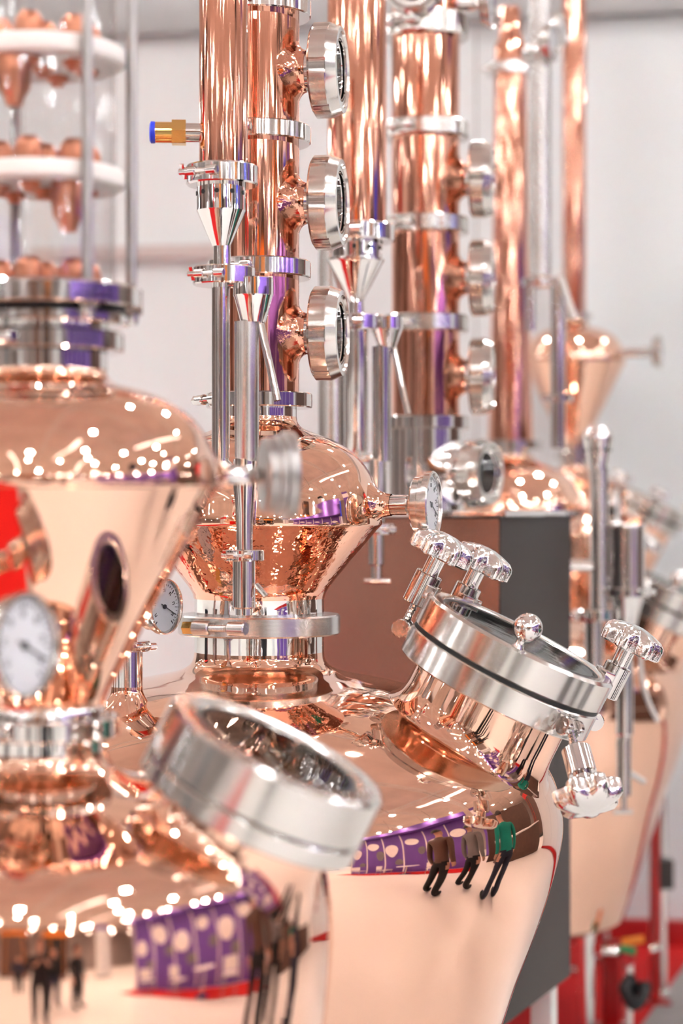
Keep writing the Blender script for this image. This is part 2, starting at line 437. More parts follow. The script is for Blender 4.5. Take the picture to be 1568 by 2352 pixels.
# back wall: through (1.405, 8.2), direction (.985, -.17)
wd = Vector((.985, -.172, 0)); wn = Vector((.172, .985, 0)); w0 = Vector((1.405, 8.25, 0))
WM = Matrix((wd, wn, Vector((0, 0, 1)))).transposed().to_4x4(); WM.translation = w0
bw = struct(ob('wall_back', boxv(9, .08, 3.86, (-1.2, .04, 1.93)), M_WALL, M=WM), 'plain white booth wall behind the stills', 'wall')
for q in range(9):
    x = -5.2 + q * 1.0
    if q not in (0,): ob('wall_panel_joint', boxv(.006, .004, 3.8, (x + .35, -.002, 1.92)), M_EDGE, bw)
struct(ob('trim_2', boxv(9, .16, .26, (-1.2, .0, 3.99), .01), M_BEAM, M=WM), 'grey aluminium beam along the top of the white wall', 'beam')
struct(ob('trim_3', boxv(1.1, .06, .06, (-2.25, -.03, 2.92), .006), mat('pinkish_shelf', (.62, .53, .50), 0, .5, var=.05), M=WM), 'narrow pinkish ledge on the white wall behind the condenser', 'ledge')
struct(ob('baseboard_back', boxv(9, .06, .10, (-1.2, -.03, .06), .005), M_SKIRT, M=WM), 'dark red skirting along the foot of the white wall', 'skirting')
# hall ceiling with trusses and lamps
struct(ob('ceiling', boxv(60, 60, .1, (0, 0, 9.0)), M_CEIL), 'high pinkish grey ceiling of the hall', 'ceiling')
def truss_mesh(L):
    parts = []
    for (a, b) in ((-.18, 0), (.18, 0), (0, .32)):
        parts.append(tubev([(-L / 2, a, b), (L / 2, a, b)], .035, 8))
    n = int(L / .8)
    for i in range(n):
        x0 = -L / 2 + i * L / n; x1 = x0 + L / n
        parts.append(tubev([(x0, -.18, 0), ((x0 + x1) / 2, 0, .32)], .018, 5)); parts.append(tubev([((x0 + x1) / 2, 0, .32), (x1, .18, 0)], .018, 5))
    return mesh(*join(*parts))
TM = truss_mesh(26); TM.materials.append(M_TRUSS)
for i, (x, y, rz) in enumerate([(0, -8, 0), (0, -4, 0), (0, 0, 0), (0, 4, 0), (0, 8, 0), (-6, 0, PI / 2), (0.5, 0, PI / 2), (7, 0, PI / 2)]):
    o = ob('ceiling_truss', TM, None); o.location = (x, y, 7.3 if rz == 0 else 7.75); o.rotation_euler = (0, 0, rz)
    tag(o, 'white lattice truss hanging under the hall ceiling', 'truss', 'ceiling trusses'); 
LAMP_H = mesh(*lathe([(0, .34), (.05, .34), (.07, .25), (.19, .06), (.20, 0), (.175, 0), (.16, .05)], 20, caps=False)); LAMP_H.materials.append(M_BEAM)
LAMP_L = mesh(*lathe([(0, .0), (.165, .012)], 20, caps=False)); LAMP_L.materials.append(M_LAMP)
LAMP_S = mesh(*lathe([(0, .0), (.165, .012)], 20, caps=False))
def lamp(x, y, z, s=1.0, label='round bright lamp hanging from the hall ceiling', group='hall lamps'):
    t = thing('ceiling_lamp', label, 'lamp', (x, y, z), group); t.scale = (s, s, s)
    ob('lamp_housing', LAMP_H, None, t); ob('lamp_cable', tubev([(0, 0, .33), (0, 0, (8.95 - z) / s)], .012, 6), M_BLACK, t); ob('lamp_lens', LAMP_L, None, t)
for ix in range(12):
    for iy in range(12):
        x = -22 + ix * 4.0 + random.uniform(-1.5, 1.5); y = -23 + iy * 4.0 + random.uniform(-1.5, 1.5)
        if random.random() < .12: continue
        lamp(x, y, 6.9 + random.uniform(-.9, .4), random.choice((.7, .9, 1.1, 1.35)))
M_ADDGLOW = mat('added_strip_glow', (0.95, 0.98, 1.0), 0, .4, emit=2.2)  # glowing strips added to lift the ambient and streak the copper domes
for k, (x, y) in enumerate([(-9.5, -9), (-9.5, 9), (-3.2, -12), (3.6, -7), (9.5, 6), (9.5, -13)]):
    struct(ob('added_glow_strip_%d' % (k + 1), boxv(.5, 10, .04, (x, y, 8.93)), M_ADDGLOW), 'long added glow strip number %s from the left in the hall ceiling' % ('first', 'second', 'third', 'fourth', 'fifth', 'sixth')[k], 'added glow strip')
M_HWALL = mat('hall_wall_paint', (0.42, 0.36, 0.34), 0, .7, var=.15, vscale=.3)
for nm, sx, sy, c, lb in (('wall_left', .2, 60, (-30, 0, 4.5), 'far left wall of the hall'), ('wall_right', .2, 60, (30, 0, 4.5), 'far right wall of the hall'), ('wall_front', 60, .2, (0, -30, 4.5), 'far hall wall behind the photographer'), ('wall_far', 60, .2, (0, 30, 4.5), 'far end wall of the hall beyond the booth')):
    struct(ob(nm, boxv(sx, sy, 9, c), M_HWALL), lb, 'wall')

# ================================================================== the stills
AX = Vector((.437, -.10, .893)).normalized()      # lean of the manway hatches
S2 = 1092.0
D2 = F / S2
def prof_px(pts, s, z0): return [(r / s, EYE + (1176 - y) / s - z0) for r, y in pts]

def lyne_still(name, label, cx, D, s, column='sight', legs=True):
    """copper pot still of the middle kind: tapered pot, tilted hatch, onion helmet and column. s is px per metre of its drawing"""
    x0 = (cx - 784) / F * D
    t = thing(name, label, 'still', (x0, D, 0))
    pp = lambda pts: prof_px(pts, s, 0)
    z = lambda y: EYE + (1176 - y) / s
    pot = smooth_prof(pp([(149, 1496), (151, 1510), (160, 1526), (188, 1541), (250, 1555), (330, 1572), (420, 1600), (500, 1635), (572, 1676), (628, 1720), (664, 1766), (684, 1815), (692, 1862), (693, 1902), (684, 1955), (661, 2040), (629, 2135), (589, 2240), (556, 2340), (500, 2510), (440, 2690), (425, 2725), (390, 2748), (300, 2757), (150, 2760), (0.0, 2761)]), 7)
    po = ob('pot', lathe(pot, 160), M_COP, t)
    ob('neck_ring', lathe(pp([(149, 1456), (149, 1500)]), 96, caps=False), M_STM, t)
    ob('neck_collar', lathe(pp([(152, 1365), (149, 1372), (149, 1414)]), 96, caps=False), M_STM, t)
    clamp(t, (0, 0, z(1433)), 186 / s, 46 / s, 148 / s, math.radians(-90 - 24), 1.0, M_STB, brass=True, name='neck_clamp')
    cone = smooth_prof(pp([(281, 1203), (279, 1208), (268, 1220), (235, 1260), (195, 1306), (166, 1342), (154, 1360), (150, 1374)]), 6)
    ob('helmet_cone', lathe(cone, 128, caps=False), M_COPW, t, label='hand-beaten copper cone under the helmet')
    dome = smooth_prof(pp([(86, 958), (89, 970), (100, 983), (130, 996), (175, 1014), (220, 1043), (252, 1083), (271, 1128), (279, 1172), (282, 1200), (278, 1209), (266, 1213)]), 7)
    ob('helmet_dome', lathe(dome, 128, caps=False), M_COP, t)
    ob('dome_collar', lathe(pp([(86, 938), (86, 962)]), 64, caps=False), M_STM, t)
    clamp(t, (0, 0, z(921)), 122 / s, 34 / s, 84 / s, math.radians(-90 - 60), 1.0, M_ST, name='column_clamp')
    if column == 'sight':
        r = 92 / s
        ys = [921, 621, 312, 22]
        col = ob('column', lathe([(r, z(905)), (r, z(-90))], 96), M_COPT, t)
        for k, y in enumerate(ys[1:]):
            clamp(t, (0, 0, z(y)), 119 / s, 40 / s, 91 / s, math.radians(-90 - 22), .62, M_ST, name='column_clamp')
        for y in (768, 470, 168):
            sight_glass(t, Vector((0, 0, z(y))), (.985, -.17, 0), 108 / s, r, 47 / s, .016, th=66 / s)
        for y in (60, 150, 255): pass
    else:
        col = ob('column', lathe(smooth_prof(pp([(86, 905), (80, 700), (70, 200), (62, -500), (60, -620)]), 4), 64), M_COPT, t)
        clamp(t, (0, 0, z(-520)), 92 / s, 40 / s, 58 / s, math.radians(-150), .6, M_ST, name='column_clamp')
        ob('column_head', lathe(smooth_prof(pp([(60, -545), (55, -600), (40, -680), (36, -760)]), 4), 48), M_COPT, t)
        a = Vector((.9, -.35, .1)).normalized()
        gauge(t, Vector((0, 0, z(-640))) + a * .19, a, .06, .05, name='column_gauge')
    # thermometer on the helmet
    a = Vector((.955, -.29, 0)).normalized()
    g = Vector((0, 0, z(1160))) + a * ((985 - 592) / s / .955)
    gauge(t, g, a, 76 / s, .075, name='thermometer', depth=44 / s, stem_r=23 / s)
    b = Vector((0, 0, z(1160)))
    ob('thermometer_boss', lathe(smooth_prof([(58 / s, 230 / s), (52 / s, 262 / s), (34 / s, 285 / s), (27 / s, 300 / s), (25 / s, 315 / s)], 5), 40, caps=False), M_COP, t, M=frame(b, a))
    # hatch: centre of the lid top
    top = Vector(((1197 - 784) / (F / (D2 - .2)) - (595 - 784) / S2, -.2, -(1462 - 1176) / (F / (D2 - .2)) + EYE))
    manway(t, top, AX, .206, .064, .056, .20, .172, pot=pot)
    # small port and second gauge on the near left shoulder
    pb = Vector((-.25, -.26, z(1590)))
    pt = ob('shoulder_port', lathe(smooth_prof([(.075, -.03), (.05, -.005), (.034, .02), (.031, .035)], 5), 40, caps=False), M_COP, t, loc=pb)
    ob('port_tube', lathe([(.031, .03), (.031, .105), (.024, .11)], 40), M_ST, pt)
    clamp(pt, (0, 0, .115), .045, .02, .02, math.radians(-40), 1.0, M_ST, name='port_clamp')
    ob('port_nipple', lathe([(.02, .12), (.02, .165), (.015, .166), (.015, .185)], 32), M_ST, pt)
    ob('port_cap', lathe([(.016, .185), (.016, .198), (.012, .202), (0, .202)], 24), M_RED, pt, label='small red plastic cap')
    ga = Vector((.86, -.5, 0)).normalized()
    gp = Vector((-.178, -.20, z(1383)))
    gauge(t, gp, ga, .056, .03, name='neck_gauge', depth=.045)
    q = gp - ga * .10
    ob('gauge_pipe', tubev(curve_pts([q + ga * .01, q - ga * .03, q - ga * .05 + Vector((0, 0, -.03)), Vector((q.x - .045, q.y + .025, z(1560)))], 6), .011, 14), M_ST, t)
    if legs:
        zb = z(2700)
        for k in range(3):
            an = math.radians(-50 + 120 * k); c = Vector((math.cos(an), math.sin(an), 0)) * .36
            ob('leg', lathe([(.03, zb + .12), (.03, .05), (.055, .045), (.055, .012)], 24), M_ST, t, loc=(c.x, c.y, 0))
    return t

still_mid = lyne_still('copper_pot_still', 'sharp middle copper still with glass hatch, onion helmet and column of three sight glasses', 595, D2, S2)
D3 = 7.0
still_far = lyne_still('copper_pot_still', 'blurred copper still behind the grey cabinet, with a plain tapering column', 1172, D3, S2, column='plain')

# ------------------------------------------------------------------ near still with the glass column
S1 = 1500.0; D1 = F / S1
def near_still():
    s = S1; x0 = (100 - 784) / s
    t = thing('glass_column_still', 'nearest copper still at the left, with a clear glass column of white plates', 'still', (x0, D1, 0))
    pp = lambda pts: prof_px(pts, s, 0)
    z = lambda y: EYE + (1176 - y) / s
    pot = smooth_prof(pp([(143, 1716), (146, 1735), (156, 1756), (185, 1774), (250, 1790), (335, 1808), (430, 1835), (515, 1868), (578, 1900), (617, 1933), (642, 1977), (657, 2045), (664, 2115), (663, 2190), (656, 2270), (646, 2350), (600, 2620), (540, 2900), (480, 3240), (455, 3300), (380, 3350), (200, 3375), (0.0, 3378)]), 7)
    ob('pot', lathe(pot, 160), M_COP, t)
    ob('neck_ring', lathe(pp([(144, 1682), (144, 1722)]), 96, caps=False), M_STM, t)
    ob('neck_collar', lathe(pp([(140, 1618), (144, 1626), (144, 1650)]), 96, caps=False), M_STM, t)
    clamp(t, (0, 0, z(1667)), 174 / s, 46 / s, 142 / s, math.radians(-125), 1.0, M_ST, name='neck_clamp')
    ob('helmet_cone', lathe(smooth_prof(pp([(403, 1112), (400, 1120), (385, 1148), (330, 1252), (260, 1384), (190, 1516), (152, 1588), (142, 1612), (140, 1626)]), 6), 160, caps=False), M_COP, t)
    ob('helmet_dome', lathe(smooth_prof(pp([(144, 846), (146, 860), (155, 873), (178, 884), (225, 896), (280, 917), (330, 950), (368, 994), (392, 1044), (402, 1088), (404, 1112), (398, 1124), (388, 1128)]), 7), 160, caps=False), M_COP, t)
    ob('dome_collar', lathe(pp([(146, 812), (146, 850)]), 96, caps=False), M_STM, t)
    clamp(t, (0, 0, z(788)), 184 / s, 44 / s, 144 / s, math.radians(-118), 1.0, M_ST, name='column_clamp')
    ob('lower_flange_neck', lathe(pp([(148, 745), (148, 772)]), 96, caps=False), M_STM, t)
    ob('lower_flange', lathe(ringprof(140 / s, 196 / s, 26 / s, .003), 96, closed=True), M_ST, t, loc=(0, 0, z(738)))
    ob('flange_gasket', lathe(ringprof(140 / s, 186 / s, 16 / s, .001), 96, closed=True), M_BLACK, t, loc=(0, 0, z(716)), label='black gasket between the flanges')
    ob('upper_flange', lathe([(0, -.018), (226 / s - .003, -.018), (226 / s, -.015), (226 / s, .012), (226 / s - .004, .016), (0, .016)], 96), M_ST, t, loc=(0, 0, z(686)))
    ob('glass_tube', lathe([(166 / s, z(672)), (166 / s, z(-120))], 96, caps=False), M_GLASS, t, label='clear glass wall of the column')
    ob('glass_tube_inner', lathe([(159 / s, z(672)), (159 / s, z(-120))], 96, caps=False), M_GLASS, t)
    def cap():
        b = smooth_prof([(.021, 0), (.0215, .018), (.020, .030), (.013, .040)], 4) + [(0, .0425)]
        def rf(a, i): return 1 if i > 6 else 1 - .05 * ((a / (2 * PI) * 18) % 1 < .4)
        return mesh(*lathe(b, 72, rf=rf), ang=40)
    capm = cached('cap', cap); capm.materials.append(M_CAP)
    dcm = mesh(*lathe([(.026, .0), (.026, -.02), (.024, -.05), (.016, -.062), (.012, -.075), (0, -.076)], 32)); dcm.materials.append(M_CAP)
    ring = [(math.cos(k * PI / 3 + .35) * .068, math.sin(k * PI / 3 + .35) * .068) for k in range(6)] + [(0, 0)]
    for n, y in enumerate((133, 413)):
        pl = ob('plate', lathe([(0, -.014), (188 / s - .006, -.014), (188 / s - .001, -.010), (188 / s, 0), (188 / s - .001, .010), (188 / s - .006, .014), (0, .014)], 96), M_PTFE, t, loc=(0, 0, z(y)))
        for (cx_, cy_) in ring:
            ob('bubble_cap', capm, None, pl, loc=(cx_, cy_, .0138))
            ob('cap_nut', cached('capnut', lambda: mesh(*join(lathe([(.017, 0), (.017, -.008), (.010, -.010), (.010, -.016), (0, -.017)], 12)))), M_CAP, pl, loc=(cx_, cy_, -.0135))
        ob('downcomer', dcm, None, pl, loc=((-.033, -.075, -.0135) if n == 0 else (.046, -.06, -.0135)))
    pl = ob('base_plate', lathe([(0, 0), (155 / s, 0), (155 / s, .006), (0, .006)], 64), M_PTFE, t, loc=(0, 0, z(672)))
    for (cx_, cy_) in ring: ob('bubble_cap', capm, None, pl, loc=(cx_, cy_, .006))
    for an in (-53, 6, 118, 188):
        rr = 201 / s; c = Vector((math.cos(math.radians(an)), math.sin(math.radians(an)), 0)) * rr
        rd = ob('tie_rod', lathe([(.0088, z(700)), (.0088, z(-140))], 20), M_ROD, t, loc=c)
        ob('rod_nut', hexrod(.017, z(722), z(702)), M_ST, rd); ob('rod_end', lathe([(.008, z(745)), (.011, z(735)), (.011, z(722))], 16), M_ST, rd)
        ob('rod_top_nut', hexrod(.016, z(675), z(664)), M_ST, rd)
    # thermometer seen from behind, right of the helmet
    a = Vector((.978, .21, 0)).normalized(); b = Vector((0, 0, z(1090)))
    gauge(t, b + a * (565 / s / .978), a, 104 / s, .05, name='thermometer', depth=72 / s, stem_r=23 / s, case_mat=M_ROD)
    ob('thermometer_boss', lathe(smooth_prof([(75 / s, 340 / s), (60 / s, 385 / s), (34 / s, 408 / s), (27 / s, 425 / s)], 5), 40, caps=False), M_COP, t, M=frame(b, a))
    # dial thermometer in front of the cone
    ga = Vector((.885, -.465, 0.02)).normalized(); gp = P(62, 1483, 2.72) - Vector((x0, D1, 0))
    gauge(t, gp, ga, .074, .03, name='front_gauge', depth=.05)
    q = gp - ga * .12
    ob('gauge_pipe', tubev(curve_pts([q + ga * .02, q - ga * .02, q - ga * .035 + Vector((0, .03, 0)), Vector((q.x * .72, -.10, gp.z - .005))], 6), .016, 16), M_ST, t)
    top = P(640, 1715, 2.90) - Vector((x0, D1, 0))
    manway(t, top, AX, .171, .075, .032, .13, .128, bolts=False, gh=.002, pot=pot)
    for k in range(3):
        an = math.radians(-30 + 120 * k); c = Vector((math.cos(an), math.sin(an), 0)) * .24
        ob('leg', lathe([(.026, z(3240)), (.026, .05), (.05, .045), (.05, .012)], 24), M_ST, t, loc=(c.x, c.y, 0))
    return t
near_still()

# ------------------------------------------------------------------ far small still with funnel helmet
def funnel_still():
    D = 7.85; s = F / D; x0 = (1318 - 784) / s
    t = thing('funnel_still', 'small far copper still with a funnel helmet before the white wall', 'still', (x0, D, 0))
    pp = lambda pts: prof_px(pts, s, 0); z = lambda y: EYE + (1176 - y) / s
    ob('helmet_cone', lathe(smooth_prof(pp([(117, 832), (115, 838), (100, 868), (75, 920), (48, 975), (36, 1005), (33, 1030)]), 6), 96, caps=False), M_COP, t)
    ob('helmet_dome', lathe(smooth_prof(pp([(30, 738), (32, 745), (42, 752), (70, 760), (98, 780), (113, 808), (117, 832), (113, 840)]), 6), 96, caps=False), M_COP, t)
    ob('neck_clamp', lathe(ringprof(30 / s, 44 / s, 16 / s, .003), 48, closed=True), M_ST, t, loc=(0, 0, z(1046)))
    ob('neck_ring', lathe(pp([(34, 1026), (34, 1075)]), 48, caps=False), M_STM, t)
    pot = smooth_prof(pp([(34, 1070), (40, 1082), (70, 1092), (115, 1110), (150, 1150), (168, 1210), (170, 1260), (150, 1500), (120, 1880), (100, 2060), (60, 2090), (0.0, 2095)]), 6)
    ob('pot', lathe(pot, 96), M_COP, t)
    ob('column', lathe(pp([(26, 722), (27, -80)]), 48), M_COPT, t)
    ob('column_clamp', lathe(ringprof(24 / s, 42 / s, 14 / s, .003), 48, closed=True), M_ST, t, loc=(0, 0, z(728)))
    a = Vector((.97, -.24, 0)).normalized()
    gauge(t, Vector((0, 0, z(812))) + a * (190 / s / .97), a, 38 / s, .10, name='thermometer', depth=.03, stem_r=11 / s)
    top = Vector((175 / s, -.16, z(1150)))
    manway(t, top, AX, 78 / s, .05, .04, .16, 60 / s, bolts=False, pot=pot)
    for deg in (170, 20, 80):
        r = 92 / s; M = frame(top, AX, (1, 0, 0)); p = M @ Vector((r * math.cos(math.radians(deg)), r * math.sin(math.radians(deg)), .03))
        ob('star_knob', star_knob(), M_STM, t, M=frame(p, AX, (1, 0, 0)) @ Matrix.Diagonal((.04, .04, .04, 1)))
        ob('knob_stem', lathe([(.012, -.09), (.012, 0)], 16), M_ST, t, M=frame(p, AX, (1, 0, 0)))
    for k in range(3):
        an = math.radians(30 + 120 * k); c = Vector((math.cos(an), math.sin(an), 0)) * .15
        ob('leg', lathe([(.02, z(2070)), (.02, .04), (.04, .035), (.04, .012)], 16), M_ST, t, loc=(c.x, c.y, 0))
funnel_still()

# ------------------------------------------------------------------ grey cabinet and the column standing on it
N_ = Vector((.404, 5.05, 0)); cu = Vector((.391, .92, 0)); cv = Vector((-.92, .391, 0))
CM = Matrix((cu, cv, Vector((0, 0, 1)))).transposed().to_4x4(); CM.translation = N_
cab = thing('steel_cabinet', 'tall grey steel cabinet on legs behind the middle still', 'cabinet'); cab.matrix_basis = CM
zt = EYE - .012; zb = .49
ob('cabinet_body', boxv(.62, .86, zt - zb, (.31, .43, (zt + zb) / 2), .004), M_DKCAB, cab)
ob('front_panel', boxv(.005, .855, zt - zb - .01, (-.0035, .43, (zt + zb) / 2)), M_CAB, cab, label='finely ribbed stainless front panel, copper reflection tinted into its colour')
ob('top_plate', boxv(.66, .90, .016, (.31, .43, zt + .008), .003), M_ST, cab)
for (a, b) in ((.06, .06), (.56, .06), (.06, .8), (.56, .8)):
    ob('leg', boxv(.06, .06, zb - .012, (a, b, (zb + .012) / 2), .004), M_TRUSS, cab)
def column3():
    D = 5.4; s = F / D; x0 = (977 - 784) / s; ZB = zt + .016
    t = thing('rectifying_column', 'blurred copper column with sight glasses standing on the grey cabinet', 'column', (x0, D, ZB))
    z = lambda y: EYE + (1176 - y) / s - ZB
    r = 78 / s
    ob('column', lathe([(r, z(962)), (r, z(-90))], 80), M_COPT, t)
    ob('base_pipe', lathe([(88 / s, 0), (88 / s, z(985))], 64), M_ST, t)
    ob('base_flange', lathe(ringprof(70 / s, 100 / s, 30 / s, .003), 64, closed=True), M_ST, t, loc=(0, 0, z(972)))
    for y in (745, 520, 302, 66):
        clamp(t, (0, 0, z(y)), 99 / s, (38 if y > 100 else 52) / s, 77 / s, math.radians(-125), .6, M_STD, name='column_clamp')
    for y in (865, 640, 415):
        sight_glass(t, Vector((0, 0, z(y))), (.990, -.14, 0), 88 / s, r, 38 / s, .012, th=52 / s)
    sight_glass(t, Vector((0, 0, z(1088))), (.86, -.5, 0), 78 / s, 88 / s, 52 / s, .01, copper=False, th=54 / s)
    sight_glass(t, Vector((0, 0, z(-10))), (-.25, -.97, 0), 72 / s, r, 34 / s, .01, th=40 / s)
    gauge(t, Vector((150 / s, -.02, z(10))), (.97, -.22, 0), 60 / s, .05, name='top_gauge', depth=.03)
    ob('gauge_boss', lathe([(24 / s, 0), (20 / s, 110 / s)], 24), M_ST, t, M=frame((0, 0, z(10)), (.99, -.13, 0)))
column3()

# ------------------------------------------------------------------ condensers with their drain pipes
def seg_prof(s, *pts): return [(r / s, y) for r, y in pts]
def vpart(name, t, org, s, cx, pts, m, seg=48, caps=True, sm=False, label=None, dy=0.0, par=None):
    """turned part on a vertical axis at pixel column cx of the drawing"""
    pr = [(r / s, EYE + (1176 - y) / s) for r, y in pts]
    if sm: pr = smooth_prof(pr, 5)
    return ob(name, lathe(pr, seg, caps=caps), m, par or t, loc=((cx - org) / s, dy, 0), label=label)
def holes(t, org, s, cx, y, r, n, par, dy=0.0, hr=5.5):
    ps = []
    for k in range(n):
        a = 2 * PI * k / n - PI / 2 - .12; e = Vector((math.cos(a), math.sin(a), 0))
        ps.append(xf(lathe([(0, -.002), (hr / s, -.002), (hr / s, .0006), (0, .0006)], 12), frame(e * r / s + Vector((0, 0, EYE + (1176 - y) / s)), e)))
    for p in ps: ob('vent_hole', p, M_BLACK, par)

def condenser1():
    D = 3.86; s = F / D; org = 513
    t = thing('copper_condenser', 'upright copper condenser with a brass fitting, in front of the middle column', 'condenser', ((org - 784) / s, D, 0))
    V = lambda n, cx, pts, m, **k: vpart(n, t, org, s, cx, pts, m, **k)
    V('copper_shell', 513, [(56, 385), (56, -90)], M_COPT, seg=64)
    # brass push-in fitting pointing left
    fx = frame(((457 - org) / s, 0, EYE + (1176 - 305) / s), (-1, -.05, 0))
    nip = ob('hose_fitting', lathe([(22 / s, -8 / s), (22 / s, 34 / s)], 24), M_ST, t, M=fx)
    ob('brass_nut', hexrod(31 / s, 30 / s, 62 / s), M_BRASS, nip); ob('brass_barrel', lathe([(24 / s, 60 / s), (24 / s, 100 / s), (21 / s, 102 / s)], 24), M_BRASS, nip)
    ob('blue_ring', lathe([(24 / s, 100 / s), (25 / s, 103 / s), (25 / s, 110 / s), (20 / s, 113 / s), (12 / s, 113 / s)], 24), M_BLUE, nip, label='bright blue plastic release ring')
    cl = clamp(t, ((510 - org) / s, 0, EYE + (1176 - 404) / s), 83 / s, 46 / s, 54 / s, math.radians(-118), .62, M_ST, wing=True, name='top_clamp')
    fb = V('ferrule_cup', 508, [(57, 425), (57, 485)], M_STM); holes(t, org, s, 508, 446, 57.3, 10, fb)
    V('reducer_cone', 508, [(57, 485), (55, 489), (21, 566)], M_STM)
    V('drain_pipe', 510, [(20, 564), (20, 614)], M_ST)
    clamp(t, ((514 - org) / s, 0, EYE + (1176 - 635) / s), 72 / s, 42 / s, 18 / s, math.radians(-112), .62, M_ST, wing=True, name='middle_clamp')
    V('down_pipe', 507, [(21, 655), (21, 1052)], M_ST)
    fc = V('overflow_cup', 582, [(44, 640), (46, 642), (46, 680)], M_STM, dy=-.01)
    V('overflow_cone', 582, [(46, 680), (44, 684), (29, 742)], M_STM, dy=-.01)
    V('overflow_pipe', 567, [(28, 740), (28, 1050), (24, 1060)], M_STB, dy=-.01)
    q = lambda x, y, d=0: Vector(((x - org) / s, d, EYE + (1176 - y) / s))
    ob('cup_bracket', tubev([q(514, 648), q(575, 652, -.008)], 13 / s, 14), M_ST, t)
    ob('angled_tube', tubev([q(598, 742, -.012), q(638, 922, -.03)], 9 / s, 14), M_STM, t)
    ob('bottom_bend', tubev(curve_pts([q(507, 1045), q(508, 1064), q(525, 1082), q(548, 1092, -.008), q(562, 1112, -.01)], 5), 20 / s, 16), M_ST, t)
    V('lower_pipe', 562, [(26, 1055), (26, 1118), (20, 1180), (19, 1262)], M_ST, dy=-.01, sm=False)
    clamp(t, ((562 - org) / s, -.01, EYE + (1176 - 1275) / s), 46 / s, 26 / s, 16 / s, math.radians(-100), .8, M_ST, wing=True, name='lower_clamp')
    V('outlet_pipe', 561, [(26, 1288), (26, 1394), (20, 1398), (20, 1412)], M_ST, dy=-.01)
    lv = ob('valve_lever', tubev([q(590, 1342, -.02), q(612, 1368, -.03)], 7 / s, 10), M_STM, t)
condenser1()

def condenser2():
    D = 4.85; s = F / D; org = 820
    t = thing('copper_condenser', 'copper condenser between the middle column and the column on the cabinet', 'condenser', ((org - 784) / s, D, 0))
    V = lambda n, cx, pts, m, **k: vpart(n, t, org, s, cx, pts, m, **k)
    q = lambda x, y, d=0: Vector(((x - org) / s, d, EYE + (1176 - y) / s))
    V('copper_shell', 819, [(68, 525), (68, -90)], M_COPT, seg=64)
    clamp(t, (0, 0, EYE + (1176 - 537) / s), 86 / s, 40 / s, 60 / s, math.radians(-108), .7, M_ST, wing=True, name='top_clamp')
    fb = V('ferrule_cup', 820, [(57, 556), (57, 598)], M_STM); holes(t, org, s, 820, 572, 57.3, 10, fb)
    V('reducer_cone', 816, [(60, 594), (66, 596), (66, 601), (62, 606), (18, 694)], M_STM)
    V('drain_pipe', 818, [(17, 692), (17, 724)], M_ST)
    clamp(t, (0, 0, EYE + (1176 - 742) / s), 60 / s, 36 / s, 15 / s, math.radians(-108), .7, M_ST, wing=True, name='middle_clamp')
    V('down_pipe', 819, [(26, 758), (26, 1030), (20, 1045)], M_ST)
    V('overflow_cup', 888, [(37, 730), (37, 757)], M_STM, dy=-.01)
    V('overflow_cone', 888, [(37, 757), (35, 761), (21, 800)], M_STM, dy=-.01)
    V('overflow_pipe', 876, [(22, 797), (22, 1060)], M_ST, dy=-.01)
    ob('cup_bracket', tubev([q(820, 742), q(886, 744, -.008)], 11 / s, 14), M_ST, t)
    ob('angled_tube', tubev([q(903, 798, -.012), q(936, 952, -.03)], 7 / s, 14), M_STM, t)
    V('rear_pipe', 762, [(32, 480), (32, 1110)], M_STB, dy=.03)
    ob('rear_bracket', tubev([q(762, 520, .03), q(815, 520)], 12 / s, 12), M_ST, t)
    ob('bottom_bend', tubev(curve_pts([q(819, 1035), q(822, 1050), q(845, 1052), q(876, 1052, -.01)], 5), 11 / s, 12), M_ST, t)
    V('lower_pipe', 866, [(21, 1056), (21, 1160), (17, 1200)], M_ST, dy=-.01)
    clamp(t, ((866 - org) / s, -.01, EYE + (1176 - 1215) / s), 40 / s, 24 / s, 14 / s, math.radians(-70), .8, M_ST, wing=True, name='lower_clamp')
    V('outlet_pipe', 864, [(18, 1228), (18, 1296), (12, 1300), (12, 1332)], M_ST, dy=-.01)
    ob('tap_handle', tubev([q(836, 1334, -.01), q(896, 1334, -.01)], 6 / s, 12), M_STM, t)
condenser2()

def condenser3():
    D = 6.3; s = F / D; org = 1240
    t = thing('steel_condenser', 'blurred slim steel condenser between the two far copper columns', 'condenser', ((org - 784) / s, D, 0))
    V = lambda n, cx, pts, m, **k: vpart(n, t, org, s, cx, pts, m, **k)
    q = lambda x, y, d=0: Vector(((x - org) / s, d, EYE + (1176 - y) / s))
    V('steel_shell', 1240, [(26, 632), (26, -90)], M_STB)
    V('shell_flange', 1236, [(36, 640), (38, 642), (38, 656), (36, 658)], M_ST)
    V('left_pipe', 1218, [(11, 656), (11, 760)], M_ST); V('right_pipe', 1279, [(17, 640), (17, 1030)], M_ST, dy=-.02)
    ob('pipe_bracket', tubev([q(1236, 650), q(1279, 650, -.02)], 9 / s, 12), M_ST, t)
    ob('sloping_tube', tubev([q(1283, 640, -.05), q(1312, 736, -.07)], 8 / s, 12), M_HOSE, t)
    ob('tube_holder', tubev([q(1279, 645, -.02), q(1285, 645, -.055)], 9 / s, 12), M_ST, t)
    clamp(t, ((1279 - org) / s, -.02, EYE + (1176 - 916) / s), 34 / s, 16 / s, 15 / s, math.radians(-120), .8, M_ST, wing=True)
    V('top_flange', 1240, [(40, 112), (42, 116), (42, 136), (40, 140)], M_ST)
    gauge(t, q(1268, 105, -.05), (.9, -.42, 0), 44 / s, .03, name='shell_gauge', depth=.035)
condenser3()

